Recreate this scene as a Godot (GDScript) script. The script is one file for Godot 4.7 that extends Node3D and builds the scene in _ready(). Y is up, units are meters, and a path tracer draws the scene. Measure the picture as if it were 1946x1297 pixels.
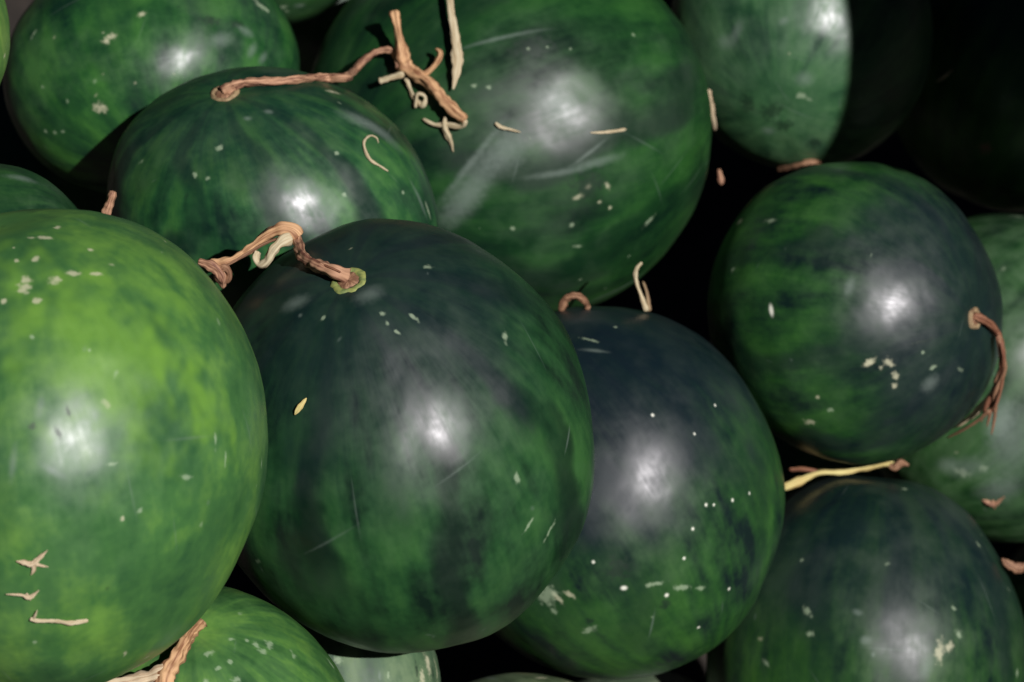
extends Node3D
# A heap of dark watermelons in sunlight, seen from close by and above.

const LEAN := -PI / 4.0        # the heap's own axes lean back like its slope
var noise := FastNoiseLite.new()
var coarse := FastNoiseLite.new()
var fine := FastNoiseLite.new()
var used := {}
var jobs: Array[Dictionary] = []
var painted := []
var DRY_TAN: StandardMaterial3D
var PALE_TAN: StandardMaterial3D
var DRY_PINK: StandardMaterial3D
var DRY_BROWN: StandardMaterial3D
var DRY_RED: StandardMaterial3D
var PALE_STRAW: StandardMaterial3D
var OLD_STRAW: StandardMaterial3D
var YELLOW_STRAW: StandardMaterial3D
var GREEN_LIP: StandardMaterial3D

func _ready() -> void:
	# camera
	var cam := Camera3D.new()
	cam.name = "camera"
	cam.position = Basis(Vector3.RIGHT, LEAN) * Vector3(0, 0, 2.5)
	cam.rotation.x = LEAN
	cam.fov = rad_to_deg(2.0 * atan(0.5 * 1297.0 * 0.00037 / 2.5))
	cam.near = 0.05
	cam.far = 60.0
	var lens := CameraAttributesPhysical.new()
	lens.frustum_focal_length = 12.0 / (0.5 * 1297.0 * 0.00037 / 2.5)
	lens.frustum_focus_distance = 2.58
	lens.frustum_near = 0.05
	lens.frustum_far = 60.0
	lens.exposure_aperture = 6.3
	cam.attributes = lens
	cam.current = true
	add_child(cam)
	# sky
	var sky_look := ProceduralSkyMaterial.new()
	sky_look.sky_top_color = Color(0.22, 0.38, 0.72)
	sky_look.sky_horizon_color = Color(0.62, 0.70, 0.80)
	sky_look.sky_curve = 0.12
	sky_look.ground_bottom_color = Color(0.10, 0.09, 0.08)
	sky_look.ground_horizon_color = Color(0.35, 0.34, 0.32)
	sky_look.sky_energy_multiplier = 0.19
	var sky := Sky.new()
	sky.sky_material = sky_look
	var env := Environment.new()
	env.background_mode = Environment.BG_SKY
	env.sky = sky
	env.tonemap_mode = Environment.TONE_MAPPER_LINEAR
	env.tonemap_exposure = 1.0
	env.sdfgi_enabled = true
	env.ssao_enabled = true
	env.ssil_enabled = true
	var we := WorldEnvironment.new()
	we.name = "world_environment"
	we.environment = env
	add_child(we)
	# sun, high behind the viewer's right shoulder
	var sun := DirectionalLight3D.new()
	sun.name = "sun"
	var to_sun := Basis(Vector3.RIGHT, LEAN) * Vector3(0.39, 0.137, 0.909)
	sun.look_at_from_position(to_sun * 4.0, Vector3.ZERO, Vector3.UP)
	sun.light_color = Color(1.0, 0.975, 0.985)
	sun.light_energy = 1.6
	sun.light_angular_distance = 0.5
	sun.shadow_enabled = true
	add_child(sun)

	noise.seed = 5
	noise.frequency = 1.0
	noise.fractal_octaves = 3
	noise.noise_type = FastNoiseLite.TYPE_SIMPLEX_SMOOTH
	coarse.seed = 9
	coarse.frequency = 1.0
	coarse.fractal_type = FastNoiseLite.FRACTAL_NONE
	coarse.noise_type = FastNoiseLite.TYPE_SIMPLEX_SMOOTH
	fine.seed = 17
	fine.frequency = 1.0
	fine.fractal_octaves = 2
	fine.noise_type = FastNoiseLite.TYPE_SIMPLEX
	DRY_TAN = dry(Color(0.56, 0.345, 0.17), Color(0.20, 0.085, 0.035))
	PALE_TAN = dry(Color(0.54, 0.45, 0.29), Color(0.34, 0.23, 0.13))
	DRY_PINK = dry(Color(0.46, 0.265, 0.15), Color(0.13, 0.050, 0.028))
	DRY_BROWN = dry(Color(0.14, 0.065, 0.032), Color(0.32, 0.18, 0.095))
	DRY_RED = dry(Color(0.13, 0.045, 0.02), Color(0.26, 0.12, 0.06))
	PALE_STRAW = dry(Color(0.50, 0.44, 0.28), Color(0.34, 0.26, 0.14))
	OLD_STRAW = dry(Color(0.30, 0.22, 0.11), Color(0.16, 0.10, 0.05))
	YELLOW_STRAW = dry(Color(0.58, 0.52, 0.20), Color(0.42, 0.30, 0.10))

	GREEN_LIP = dry(Color(0.24, 0.27, 0.07), Color(0.10, 0.15, 0.045))

	ground([Vector3(-0.3323, -0.2133, 0.0551), Vector3(-0.087, -0.3224, -0.0709), Vector3(0.0777, -0.5046, -0.1883), Vector3(-0.1921, -0.2788, -0.3158), Vector3(-0.0044, -0.4052, -0.5052), Vector3(0.2848, -0.4213, -0.3381), Vector3(0.299, -0.6847, -0.1602), Vector3(0.435, -0.606, -0.4271), Vector3(-0.3038, -0.2916, -0.5065), Vector3(0.2544, -0.3611, -0.6336), Vector3(-0.2156, -0.4117, 0.1254), Vector3(-0.1349, -0.4625, -0.0043), Vector3(-0.3993, -0.1896, -0.1649), Vector3(-0.2174, -0.2604, -0.7043), Vector3(-0.4807, -0.0713, -0.3049), Vector3(0.4676, -0.467, -0.6979), Vector3(0.0072, -0.6338, 0.0237), Vector3(0.106, -0.7883, -0.1394), Vector3(0.6587, -0.7739, -0.4549), Vector3(0.5666, -0.855, -0.1473), Vector3(0.3223, -0.9339, -0.6391), Vector3(0.5923, -1.0403, -0.5181), Vector3(-0.4215, -0.5667, -0.6757), Vector3(-0.1822, -0.4336, -0.7827)])
	added_sun_shade()
	var melon_one := melon("large bright yellow-green watermelon with corky specks, foremost at the left edge", Vector3(-0.3323, -0.2133, 0.0551), Vector3(-0.3323, -0.0551, 0.0551), Vector3(0.159, 0.1726, 0.1441), -0.322, Vector3(-0.4492, 0.8486, 0.2795),
		{"light": Color(0.115, 0.26, 0.042), "mid": Color(0.047, 0.142, 0.036), "dark": Color(0.018, 0.07, 0.027), "navy": 0.12, "stripe": 0.35, "bands": 7, "dust": 0.44999999999999996, "rough": 0.38, "specks": 50, "edge": Vector3(-0.15, 0.75, 0.55), "spec": 0.48400000000000004, "streak": 0.45}, 11, [[Vector3(0.1749, 0.5477, 0.8182), 0.446, 1.4, -22, 6], [Vector3(0.638, 0.4505, 0.6245), 0.134, 2.6, -37, 6], [Vector3(-0.206, 0.6363, 0.7434), 0.032, 1.2, 48, 0], [Vector3(-0.2113, 0.7562, 0.6193), 0.021, 1.0, 18, 0], [Vector3(-0.2193, 0.8443, 0.489), 0.017, 2.0, 18, 0], [Vector3(-0.1978, 0.8975, 0.3941), 0.015, 1.4, 88, 0], [Vector3(-0.2728, 0.8278, 0.4902), 0.013, 1.5, 28, 0], [Vector3(-0.2874, 0.7217, 0.6297), 0.013, 1.0, 18, 0], [Vector3(-0.3255, 0.7663, 0.554), 0.009, 1.0, 18, 0], [Vector3(-0.0943, 0.7036, 0.7043), 0.027, 1.1, 78, 0], [Vector3(-0.0344, 0.751, 0.6594), 0.021, 1.8, 23, 0], [Vector3(0.0584, 0.7779, 0.6257), 0.013, 2.6, 23, 0], [Vector3(-0.1306, 0.6049, 0.7855), 0.019, 1.2, 18, 0], [Vector3(-0.0143, 0.8584, 0.5128), 0.015, 1.0, 18, 0], [Vector3(-0.2097, 0.6681, 0.7139), 0.030, 0.9, 18, 0], [Vector3(-0.2681, 0.5628, 0.7819), 0.015, 1.0, 18, 0], [Vector3(0.2408, 0.9654, 0.0999), 0.011, 1.0, 18, 0], [Vector3(0.7592, 0.3013, 0.5769), 0.009, 5.5, 100, 1], [Vector3(0.8205, 0.2377, 0.5198), 0.007, 5.0, 98, 1], [Vector3(0.7014, 0.1305, 0.7007), 0.011, 4.0, 10, 1], [Vector3(0.3991, 0.0982, 0.9116), 0.009, 3.0, 28, 1], [Vector3(0.9604, 0.2511, 0.1209), 0.009, 3.0, 106, 1], [Vector3(-0.0914, 0.4658, 0.8801), 0.011, 1.0, 18, 1], [Vector3(0.1545, 0.4877, 0.8592), 0.009, 1.0, 18, 1], [Vector3(0.5646, -0.043, 0.8242), 0.013, 1.0, 48, 1], [Vector3(0.5083, -0.0912, 0.8563), 0.015, 0.8, 18, 0], [Vector3(0.6704, -0.6369, 0.3806), 0.011, 2.2, -42, 0], [Vector3(0.7476, -0.6403, 0.1765), 0.011, 1.5, 48, 0], [Vector3(0.3066, -0.6762, 0.6699), 0.011, 1.0, 18, 1], [Vector3(0.0162, -0.0124, 0.9998), 0.022, 4.0, 103, 2], [Vector3(0.181, 0.0058, 0.9835), 0.020, 4.0, -12, 2], [Vector3(0.1739, 0.2695, 0.9472), 0.054, 1.6, 78, 2], [Vector3(0.1455, 0.1652, 0.9755), 0.049, 1.5, -32, 2], [Vector3(0.0446, 0.2196, 0.9746), 0.027, 2.0, 98, 2], [Vector3(0.1526, 0.1461, 0.9774), 0.011, 3.5, -42, 3], [Vector3(0.1645, 0.2348, 0.958), 0.011, 3.0, -52, 3], [Vector3(0.0434, 0.1448, 0.9885), 0.020, 1.0, 18, 3]])
	var melon_two := melon("dark green watermelon with a curled brown stem on top, in the middle foreground", Vector3(-0.087, -0.3224, -0.0709), Vector3(-0.087, -0.1724, -0.0709), Vector3(0.1479, 0.1641, 0.1355), 0.230, Vector3(-0.0324, 0.7442, 0.6671),
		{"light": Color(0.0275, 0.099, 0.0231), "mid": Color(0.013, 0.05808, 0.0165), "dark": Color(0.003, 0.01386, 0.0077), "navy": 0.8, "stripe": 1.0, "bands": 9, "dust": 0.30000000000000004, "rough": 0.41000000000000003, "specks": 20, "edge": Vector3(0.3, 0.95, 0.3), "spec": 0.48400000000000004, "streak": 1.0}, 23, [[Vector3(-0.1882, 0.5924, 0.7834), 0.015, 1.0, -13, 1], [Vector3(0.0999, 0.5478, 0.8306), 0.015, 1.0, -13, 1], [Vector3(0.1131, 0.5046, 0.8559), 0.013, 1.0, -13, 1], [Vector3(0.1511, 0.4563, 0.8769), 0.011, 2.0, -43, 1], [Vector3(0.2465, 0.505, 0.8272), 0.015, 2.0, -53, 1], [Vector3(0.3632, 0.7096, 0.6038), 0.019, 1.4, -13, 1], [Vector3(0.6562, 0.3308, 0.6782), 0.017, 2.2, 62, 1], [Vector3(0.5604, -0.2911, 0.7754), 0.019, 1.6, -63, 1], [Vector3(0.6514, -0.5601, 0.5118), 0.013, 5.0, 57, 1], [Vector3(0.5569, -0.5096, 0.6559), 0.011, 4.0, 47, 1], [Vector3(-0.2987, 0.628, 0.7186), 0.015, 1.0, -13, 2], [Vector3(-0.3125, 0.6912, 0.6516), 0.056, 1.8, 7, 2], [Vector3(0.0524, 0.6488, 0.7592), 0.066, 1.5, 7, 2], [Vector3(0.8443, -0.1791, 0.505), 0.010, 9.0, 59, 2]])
	stem_scar(melon_two, Vector3(-0.0324, 0.7442, 0.6671), .025, 0)
	var curled_stem := vine("dry_stem", [Vector3(-0.0351, 0.119, 0.0857), Vector3(-0.039, 0.1208, 0.0915), Vector3(-0.0459, 0.1232, 0.0904), Vector3(-0.056, 0.1276, 0.0813), Vector3(-0.0642, 0.132, 0.0721), Vector3(-0.0688, 0.1388, 0.0597), Vector3(-0.072, 0.146, 0.0375), Vector3(-0.073, 0.1514, 0.0415)], [0.0075, 0.0064, 0.006, 0.006, 0.0056, 0.0052, 0.005, 0.0052], DRY_PINK, melon_two, true)
	vine("stem_curl", [Vector3(-0.0723, 0.1491, 0.0405), Vector3(-0.0767, 0.154, 0.0435), Vector3(-0.0834, 0.1544, 0.0435), Vector3(-0.0932, 0.1506, 0.0415), Vector3(-0.105, 0.1421, 0.0395), Vector3(-0.1169, 0.1336, 0.0375), Vector3(-0.1287, 0.1297, 0.0355), Vector3(-0.1374, 0.1286, 0.0345)], [0.006, 0.0065, 0.006, 0.0046, 0.0042, 0.0036, 0.0045, 0.005], DRY_TAN, curled_stem, false)
	vine("stem_curl", [Vector3(-0.0767, 0.1482, 0.0435), Vector3(-0.0831, 0.145, 0.0475), Vector3(-0.0888, 0.1391, 0.0495), Vector3(-0.0935, 0.1306, 0.0485), Vector3(-0.0992, 0.1279, 0.0455), Vector3(-0.1024, 0.1326, 0.0435), Vector3(-0.1014, 0.1381, 0.0415)], [0.0045, 0.0055, 0.0046, 0.0036, 0.0034, 0.0032, 0.003], PALE_STRAW, curled_stem, false)
	vine("stem_end", [Vector3(-0.1459, 0.1309, 0.0355), Vector3(-0.1372, 0.1285, 0.0375), Vector3(-0.131, 0.1242, 0.0365), Vector3(-0.1289, 0.1188, 0.0335), Vector3(-0.1277, 0.1111, 0.0295)], [0.0026, 0.0044, 0.0056, 0.005, 0.002], DRY_PINK, curled_stem, false)
	vine("stem_end", [Vector3(-0.1326, 0.1274, 0.0355), Vector3(-0.1255, 0.1266, 0.0365), Vector3(-0.1227, 0.1212, 0.0335), Vector3(-0.1253, 0.115, 0.0295)], [0.003, 0.004, 0.003, 0.0014], DRY_BROWN, curled_stem, false)
	vine("fibre", [Vector3(-0.0713, 0.1482, 0.0435), Vector3(-0.0812, 0.1481, 0.0465), Vector3(-0.095, 0.1443, 0.0445), Vector3(-0.1088, 0.1366, 0.0415), Vector3(-0.1206, 0.1296, 0.0395), Vector3(-0.1305, 0.125, 0.0375)], [0.0016, 0.0016, 0.0013, 0.0014, 0.0012, 0.001], DRY_BROWN, curled_stem, false)
	vine("fibre", [Vector3(-0.0686, 0.1441, 0.0499), Vector3(-0.0652, 0.1359, 0.0681), Vector3(-0.0559, 0.1298, 0.0831), Vector3(-0.0438, 0.1246, 0.0946), Vector3(-0.0368, 0.1215, 0.0974)], [0.002, 0.0016, 0.0014, 0.001, 0.0006], DRY_RED, curled_stem, false)
	var melon_three := melon("navy-topped watermelon with tiny white dots on its green lower half, right of the middle one", Vector3(0.0777, -0.5046, -0.1883), Vector3(0.0777, -0.3633, -0.1883), Vector3(0.1421, 0.1536, 0.1286), 0.216, Vector3(-0.2812, 0.9339, 0.2209),
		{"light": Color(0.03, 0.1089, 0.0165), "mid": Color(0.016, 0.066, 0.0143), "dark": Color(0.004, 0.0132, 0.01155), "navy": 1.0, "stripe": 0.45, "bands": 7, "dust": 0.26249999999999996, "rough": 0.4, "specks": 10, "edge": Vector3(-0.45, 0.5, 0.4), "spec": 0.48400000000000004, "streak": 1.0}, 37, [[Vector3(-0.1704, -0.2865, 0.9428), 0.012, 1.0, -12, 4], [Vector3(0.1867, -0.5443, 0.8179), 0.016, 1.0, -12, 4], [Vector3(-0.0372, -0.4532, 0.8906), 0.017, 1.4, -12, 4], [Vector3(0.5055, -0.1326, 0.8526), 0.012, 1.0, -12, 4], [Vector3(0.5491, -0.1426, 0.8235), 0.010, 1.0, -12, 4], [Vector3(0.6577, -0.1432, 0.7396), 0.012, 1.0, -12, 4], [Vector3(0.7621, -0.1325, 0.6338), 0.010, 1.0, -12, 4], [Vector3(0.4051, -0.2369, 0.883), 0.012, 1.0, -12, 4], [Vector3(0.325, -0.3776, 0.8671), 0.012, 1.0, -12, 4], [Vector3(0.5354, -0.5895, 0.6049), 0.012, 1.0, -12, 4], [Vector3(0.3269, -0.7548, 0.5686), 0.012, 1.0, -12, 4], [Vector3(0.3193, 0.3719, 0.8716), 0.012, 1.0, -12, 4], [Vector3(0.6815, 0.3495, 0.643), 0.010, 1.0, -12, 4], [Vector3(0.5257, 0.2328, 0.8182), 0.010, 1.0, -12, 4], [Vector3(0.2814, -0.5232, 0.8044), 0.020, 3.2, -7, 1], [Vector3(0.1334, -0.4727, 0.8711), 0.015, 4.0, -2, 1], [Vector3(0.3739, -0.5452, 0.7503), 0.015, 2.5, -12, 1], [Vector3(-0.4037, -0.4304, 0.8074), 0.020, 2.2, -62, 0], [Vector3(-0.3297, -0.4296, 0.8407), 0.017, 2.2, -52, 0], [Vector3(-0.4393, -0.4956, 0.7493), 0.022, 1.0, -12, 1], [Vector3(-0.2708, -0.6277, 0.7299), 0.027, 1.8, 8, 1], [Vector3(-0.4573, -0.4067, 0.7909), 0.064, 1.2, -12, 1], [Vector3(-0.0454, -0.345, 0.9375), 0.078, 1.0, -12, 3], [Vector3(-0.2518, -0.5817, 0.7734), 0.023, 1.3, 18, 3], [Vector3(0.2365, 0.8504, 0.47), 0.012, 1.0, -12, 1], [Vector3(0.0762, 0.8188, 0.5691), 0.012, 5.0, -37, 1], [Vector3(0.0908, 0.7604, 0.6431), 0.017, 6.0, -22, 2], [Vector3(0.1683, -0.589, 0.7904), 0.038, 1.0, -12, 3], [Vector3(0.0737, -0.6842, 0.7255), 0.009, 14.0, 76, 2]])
	vine("dry_stem", [Vector3(-0.0382, 0.1477, 0.0167), Vector3(-0.0348, 0.157, 0.0218), Vector3(-0.026, 0.16, 0.0248), Vector3(-0.0187, 0.1553, 0.0218), Vector3(-0.0163, 0.1493, 0.0293)], [0.003, 0.004, 0.0042, 0.0034, 0.0025], DRY_BROWN, melon_three, true)
	vine("tendril", [Vector3(0.0313, 0.1478, 0.0128), Vector3(0.0269, 0.1592, 0.0168), Vector3(0.0226, 0.1719, 0.0188), Vector3(0.0229, 0.1813, 0.0208), Vector3(0.0271, 0.1872, 0.0228)], [0.0026, 0.0024, 0.0022, 0.002, 0.0017], PALE_STRAW, melon_three, true)
	vine("tendril", [Vector3(0.0335, 0.1478, 0.0108), Vector3(0.0317, 0.1614, 0.0128), Vector3(0.0282, 0.172, 0.0148)], [0.0024, 0.0019, 0.0012], OLD_STRAW, melon_three, true)
	var melon_four := melon("dark green striped watermelon whose long dried vine reaches over the melon to its right", Vector3(-0.1921, -0.2788, -0.3158), Vector3(-0.1921, -0.1678, -0.3158), Vector3(0.1332, 0.1133, 0.1069), -0.282, Vector3(-0.4321, 0.6846, 0.587),
		{"light": Color(0.0375, 0.132, 0.0275), "mid": Color(0.015, 0.0693, 0.022), "dark": Color(0.004, 0.0198, 0.0121), "navy": 0.5, "stripe": 0.95, "bands": 9, "dust": 0.44999999999999996, "rough": 0.39, "specks": 30, "edge": Vector3(0.5, 1.0, 0.3), "spec": 0.44, "streak": 1.0}, 41, [[Vector3(-0.3447, 0.2974, 0.8904), 0.026, 1.0, 16, 1], [Vector3(-0.4308, 0.0696, 0.8997), 0.020, 1.0, 16, 1], [Vector3(-0.349, 0.0698, 0.9345), 0.017, 1.0, 16, 1], [Vector3(0.1754, 0.9009, 0.3971), 0.026, 2.0, 16, 0], [Vector3(0.4346, 0.2274, 0.8715), 0.017, 1.0, 16, 1], [Vector3(0.7485, 0.3661, 0.5529), 0.017, 1.0, 16, 1], [Vector3(0.3195, 0.4905, 0.8108), 0.017, 1.0, 16, 1], [Vector3(-0.1324, 0.6318, 0.7637), 0.027, 1.4, 16, 2], [Vector3(0.5063, 0.7238, 0.4687), 0.075, 3.0, -34, 2], [Vector3(0.3735, 0.7498, 0.5461), 0.075, 2.4, -14, 2], [Vector3(0.8545, 0.3521, 0.3818), 0.027, 7.0, -50, 2], [Vector3(-0.2363, 0.5451, 0.8044), 0.027, 1.2, 16, 2], [Vector3(0.9138, 0.3001, 0.2736), 0.015, 6.0, -56, 1]])
	stem_scar(melon_four, Vector3(-0.4321, 0.6846, 0.587), .022, 1)
	var vine_arm := vine("dry_vine", [Vector3(-0.0339, 0.0906, 0.0607), Vector3(-0.0263, 0.095, 0.063), Vector3(-0.0148, 0.0979, 0.0629), Vector3(0.0057, 0.0985, 0.0608), Vector3(0.0264, 0.1014, 0.0494), Vector3(0.0447, 0.1047, 0.0207), Vector3(0.0598, 0.1047, 0.0207), Vector3(0.0634, 0.115, -0.0485), Vector3(0.0726, 0.1259, -0.0621), Vector3(0.0824, 0.1327, -0.0668), Vector3(0.0928, 0.1329, -0.0637), Vector3(0.0985, 0.1275, -0.0604), Vector3(0.1007, 0.1169, -0.057)], [0.006, 0.0052, 0.0046, 0.0042, 0.0038, 0.004, 0.0044, 0.0036, 0.0035, 0.0033, 0.0035, 0.0044, 0.006], DRY_PINK, melon_four, true)
	vine("vine_node", [Vector3(0.0965, 0.165, -0.0571), Vector3(0.0978, 0.1563, -0.0556), Vector3(0.1008, 0.139, -0.054), Vector3(0.1042, 0.1229, -0.0559), Vector3(0.1116, 0.1144, -0.0522), Vector3(0.1234, 0.1061, -0.0441), Vector3(0.1363, 0.0915, -0.0363), Vector3(0.1483, 0.0792, -0.031), Vector3(0.1543, 0.074, -0.0289)], [0.005, 0.0044, 0.0048, 0.0072, 0.0068, 0.006, 0.0056, 0.0054, 0.0046], DRY_TAN, vine_arm, false)
	vine("vine_branch", [Vector3(0.0836, 0.1071, -0.0578), Vector3(0.0922, 0.11, -0.0561), Vector3(0.1042, 0.1138, -0.0554)], [0.003, 0.0032, 0.0045], PALE_STRAW, vine_arm, false)
	vine("vine_branch", [Vector3(0.1181, 0.1103, -0.0487), Vector3(0.1259, 0.116, -0.0453), Vector3(0.1323, 0.1244, -0.0434), Vector3(0.1336, 0.1299, -0.0428), Vector3(0.1302, 0.133, -0.0439)], [0.004, 0.003, 0.0026, 0.0022, 0.0016], DRY_TAN, vine_arm, false)
	vine("vine_branch", [Vector3(0.1059, 0.11, -0.0557), Vector3(0.1094, 0.1005, -0.0555), Vector3(0.1137, 0.0918, -0.0537), Vector3(0.1194, 0.0873, -0.0502), Vector3(0.1216, 0.0939, -0.047), Vector3(0.1151, 0.0958, -0.0486), Vector3(0.1133, 0.0852, -0.0514)], [0.0024, 0.0018, 0.0026, 0.003, 0.0018, 0.0016, 0.002], PALE_STRAW, vine_arm, false)
	vine("vine_branch", [Vector3(0.1543, 0.0741, -0.0299), Vector3(0.1517, 0.0692, -0.0345), Vector3(0.1397, 0.0709, -0.041), Vector3(0.1289, 0.0711, -0.0449), Vector3(0.1194, 0.0762, -0.0499)], [0.003, 0.0022, 0.0022, 0.002, 0.0012], PALE_STRAW, vine_arm, false)
	vine("vine_branch", [Vector3(0.138, 0.0772, -0.0393), Vector3(0.1375, 0.0688, -0.0416), Vector3(0.1405, 0.0621, -0.0433), Vector3(0.143, 0.0562, -0.0443), Vector3(0.1443, 0.049, -0.046)], [0.0012, 0.003, 0.003, 0.0016, 0.0005], PALE_STRAW, vine_arm, false)
	var melon_five := melon("big round watermelon with a pale scuffed band, at the top centre behind the dried vine", Vector3(-0.0044, -0.4052, -0.5052), Vector3(-0.0044, -0.2471, -0.5052), Vector3(0.1756, 0.1667, 0.1489), 0.069, Vector3(-0.8409, -0.2628, 0.473),
		{"light": Color(0.018, 0.0792, 0.0143), "mid": Color(0.009, 0.0462, 0.011), "dark": Color(0.0035, 0.01716, 0.0077), "navy": 0.2, "stripe": 0.8, "bands": 8, "dust": 0.6000000000000001, "rough": 0.4, "specks": 30, "edge": Vector3(-0.15, 0.75, 0.55), "spec": 0.44, "streak": 1.0}, 53, [[Vector3(-0.1733, -0.3035, 0.9369), 0.094, 4.0, 46, 2], [Vector3(-0.2169, -0.4016, 0.8898), 0.079, 3.0, 46, 2], [Vector3(-0.1795, -0.214, 0.9602), 0.024, 13.0, 48, 2], [Vector3(-0.0062, -0.1763, 0.9843), 0.105, 1.4, 46, 2], [Vector3(-0.0056, 0.3934, 0.9194), 0.016, 17.0, 10, 2], [Vector3(0.1373, 0.3357, 0.9319), 0.063, 2.0, 6, 3], [Vector3(0.1197, 0.3289, 0.9367), 0.011, 1.0, -4, 1], [Vector3(0.2104, 0.3313, 0.9198), 0.011, 1.0, -4, 1], [Vector3(0.3198, 0.315, 0.8936), 0.011, 1.0, -4, 1], [Vector3(-0.1426, 0.1601, 0.9767), 0.011, 1.3, -4, 1], [Vector3(-0.075, 0.1495, 0.9859), 0.013, 1.3, -4, 1], [Vector3(0.3616, -0.365, 0.8579), 0.018, 1.2, 36, 0], [Vector3(0.4482, -0.3696, 0.814), 0.016, 1.8, -64, 0], [Vector3(0.3094, -0.4128, 0.8566), 0.018, 1.6, 26, 0], [Vector3(0.4068, -0.4437, 0.7985), 0.013, 1.0, -4, 0], [Vector3(0.4552, -0.4717, 0.7552), 0.011, 1.0, -4, 0], [Vector3(0.3623, -0.3523, 0.8629), 0.089, 1.2, -4, 3], [Vector3(0.2723, -0.5452, 0.7929), 0.013, 1.3, -4, 1], [Vector3(-0.0058, -0.5445, 0.8388), 0.013, 1.0, -4, 1], [Vector3(0.6425, -0.5437, 0.54), 0.016, 3.0, 51, 1], [Vector3(0.2941, -0.8068, 0.5123), 0.011, 1.0, -4, 1], [Vector3(0.2965, -0.6485, 0.7011), 0.011, 2.5, -4, 1], [Vector3(0.4153, -0.8601, 0.2963), 0.009, 1.0, -4, 1], [Vector3(0.393, -0.2522, 0.8843), 0.031, 6.0, 11, 2], [Vector3(0.2183, -0.2931, 0.9308), 0.024, 8.0, 6, 2], [Vector3(0.6237, 0.3761, 0.6853), 0.011, 1.0, -4, 1], [Vector3(0.5342, -0.71, 0.4588), 0.011, 1.0, -4, 1], [Vector3(0.3715, -0.2001, 0.9066), 0.013, 10.0, 36, 2], [Vector3(0.2396, 0.0377, 0.9701), 0.105, 1.5, -34, 2], [Vector3(0.4951, -0.8559, 0.1493), 0.024, 9.0, 54, 2]])
	var melon_six := melon("small navy-green watermelon with a brown dried stem at its right end", Vector3(0.2848, -0.4213, -0.3381), Vector3(0.2848, -0.3039, -0.3381), Vector3(0.1204, 0.1276, 0.1078), 0.471, Vector3(0.6655, -0.3724, 0.6468),
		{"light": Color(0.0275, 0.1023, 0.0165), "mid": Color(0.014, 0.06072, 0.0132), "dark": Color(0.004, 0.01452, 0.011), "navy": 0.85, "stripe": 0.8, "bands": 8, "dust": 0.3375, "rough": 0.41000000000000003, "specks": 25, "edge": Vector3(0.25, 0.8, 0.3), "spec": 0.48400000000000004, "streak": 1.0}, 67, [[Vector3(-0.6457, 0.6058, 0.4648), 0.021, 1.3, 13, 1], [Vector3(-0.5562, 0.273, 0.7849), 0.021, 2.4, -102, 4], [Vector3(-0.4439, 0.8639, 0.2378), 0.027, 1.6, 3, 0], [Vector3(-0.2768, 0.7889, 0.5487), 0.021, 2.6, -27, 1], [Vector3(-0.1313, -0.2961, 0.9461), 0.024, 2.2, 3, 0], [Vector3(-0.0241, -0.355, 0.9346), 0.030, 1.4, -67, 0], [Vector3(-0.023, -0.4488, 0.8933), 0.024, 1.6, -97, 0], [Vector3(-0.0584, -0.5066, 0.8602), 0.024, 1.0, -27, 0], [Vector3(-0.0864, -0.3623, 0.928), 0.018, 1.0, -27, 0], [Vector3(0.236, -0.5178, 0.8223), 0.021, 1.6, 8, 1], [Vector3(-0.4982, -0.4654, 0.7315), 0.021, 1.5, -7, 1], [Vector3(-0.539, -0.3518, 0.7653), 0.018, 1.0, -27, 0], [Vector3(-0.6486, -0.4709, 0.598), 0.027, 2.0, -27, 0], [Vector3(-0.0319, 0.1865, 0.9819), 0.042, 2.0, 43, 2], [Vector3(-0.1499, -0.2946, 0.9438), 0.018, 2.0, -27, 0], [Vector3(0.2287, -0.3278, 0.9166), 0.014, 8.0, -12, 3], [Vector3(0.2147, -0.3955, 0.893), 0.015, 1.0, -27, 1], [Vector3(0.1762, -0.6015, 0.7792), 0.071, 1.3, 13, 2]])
	stem_scar(melon_six, Vector3(0.6655, -0.3724, 0.6468), .016, 1)
	var hanging_stem := vine("dry_stem", [Vector3(0.0893, -0.0035, 0.0716), Vector3(0.0964, -0.006, 0.0694), Vector3(0.1042, -0.0103, 0.0621), Vector3(0.1116, -0.0179, 0.0518), Vector3(0.115, -0.0291, 0.0556), Vector3(0.1178, -0.0463, 0.0476), Vector3(0.116, -0.0636, 0.0416), Vector3(0.1118, -0.0788, 0.0376)], [0.0036, 0.0044, 0.0042, 0.0032, 0.0024, 0.0017, 0.0015, 0.0011], DRY_RED, melon_six, true)
	vine("fibre", [Vector3(0.1117, -0.0214, 0.0576), Vector3(0.1169, -0.042, 0.0476), Vector3(0.114, -0.0615, 0.0376), Vector3(0.1103, -0.0776, 0.0296), Vector3(0.1068, -0.0951, 0.0236)], [0.0016, 0.0016, 0.0024, 0.0022, 0.0006], DRY_RED, hanging_stem, false)
	vine("fibre", [Vector3(0.1124, -0.0229, 0.0576), Vector3(0.1186, -0.0459, 0.0476), Vector3(0.1123, -0.0654, 0.0376), Vector3(0.1129, -0.0831, 0.0296), Vector3(0.1106, -0.1017, 0.0236)], [0.0016, 0.0021, 0.0024, 0.0022, 0.0006], DRY_BROWN, hanging_stem, false)
	vine("fibre", [Vector3(0.1108, -0.0205, 0.0576), Vector3(0.1148, -0.0399, 0.0476), Vector3(0.1161, -0.0593, 0.0376), Vector3(0.1071, -0.0746, 0.0296), Vector3(0.102, -0.0914, 0.0236)], [0.0016, 0.0016, 0.0024, 0.0022, 0.0006], DRY_RED, hanging_stem, false)
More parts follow.
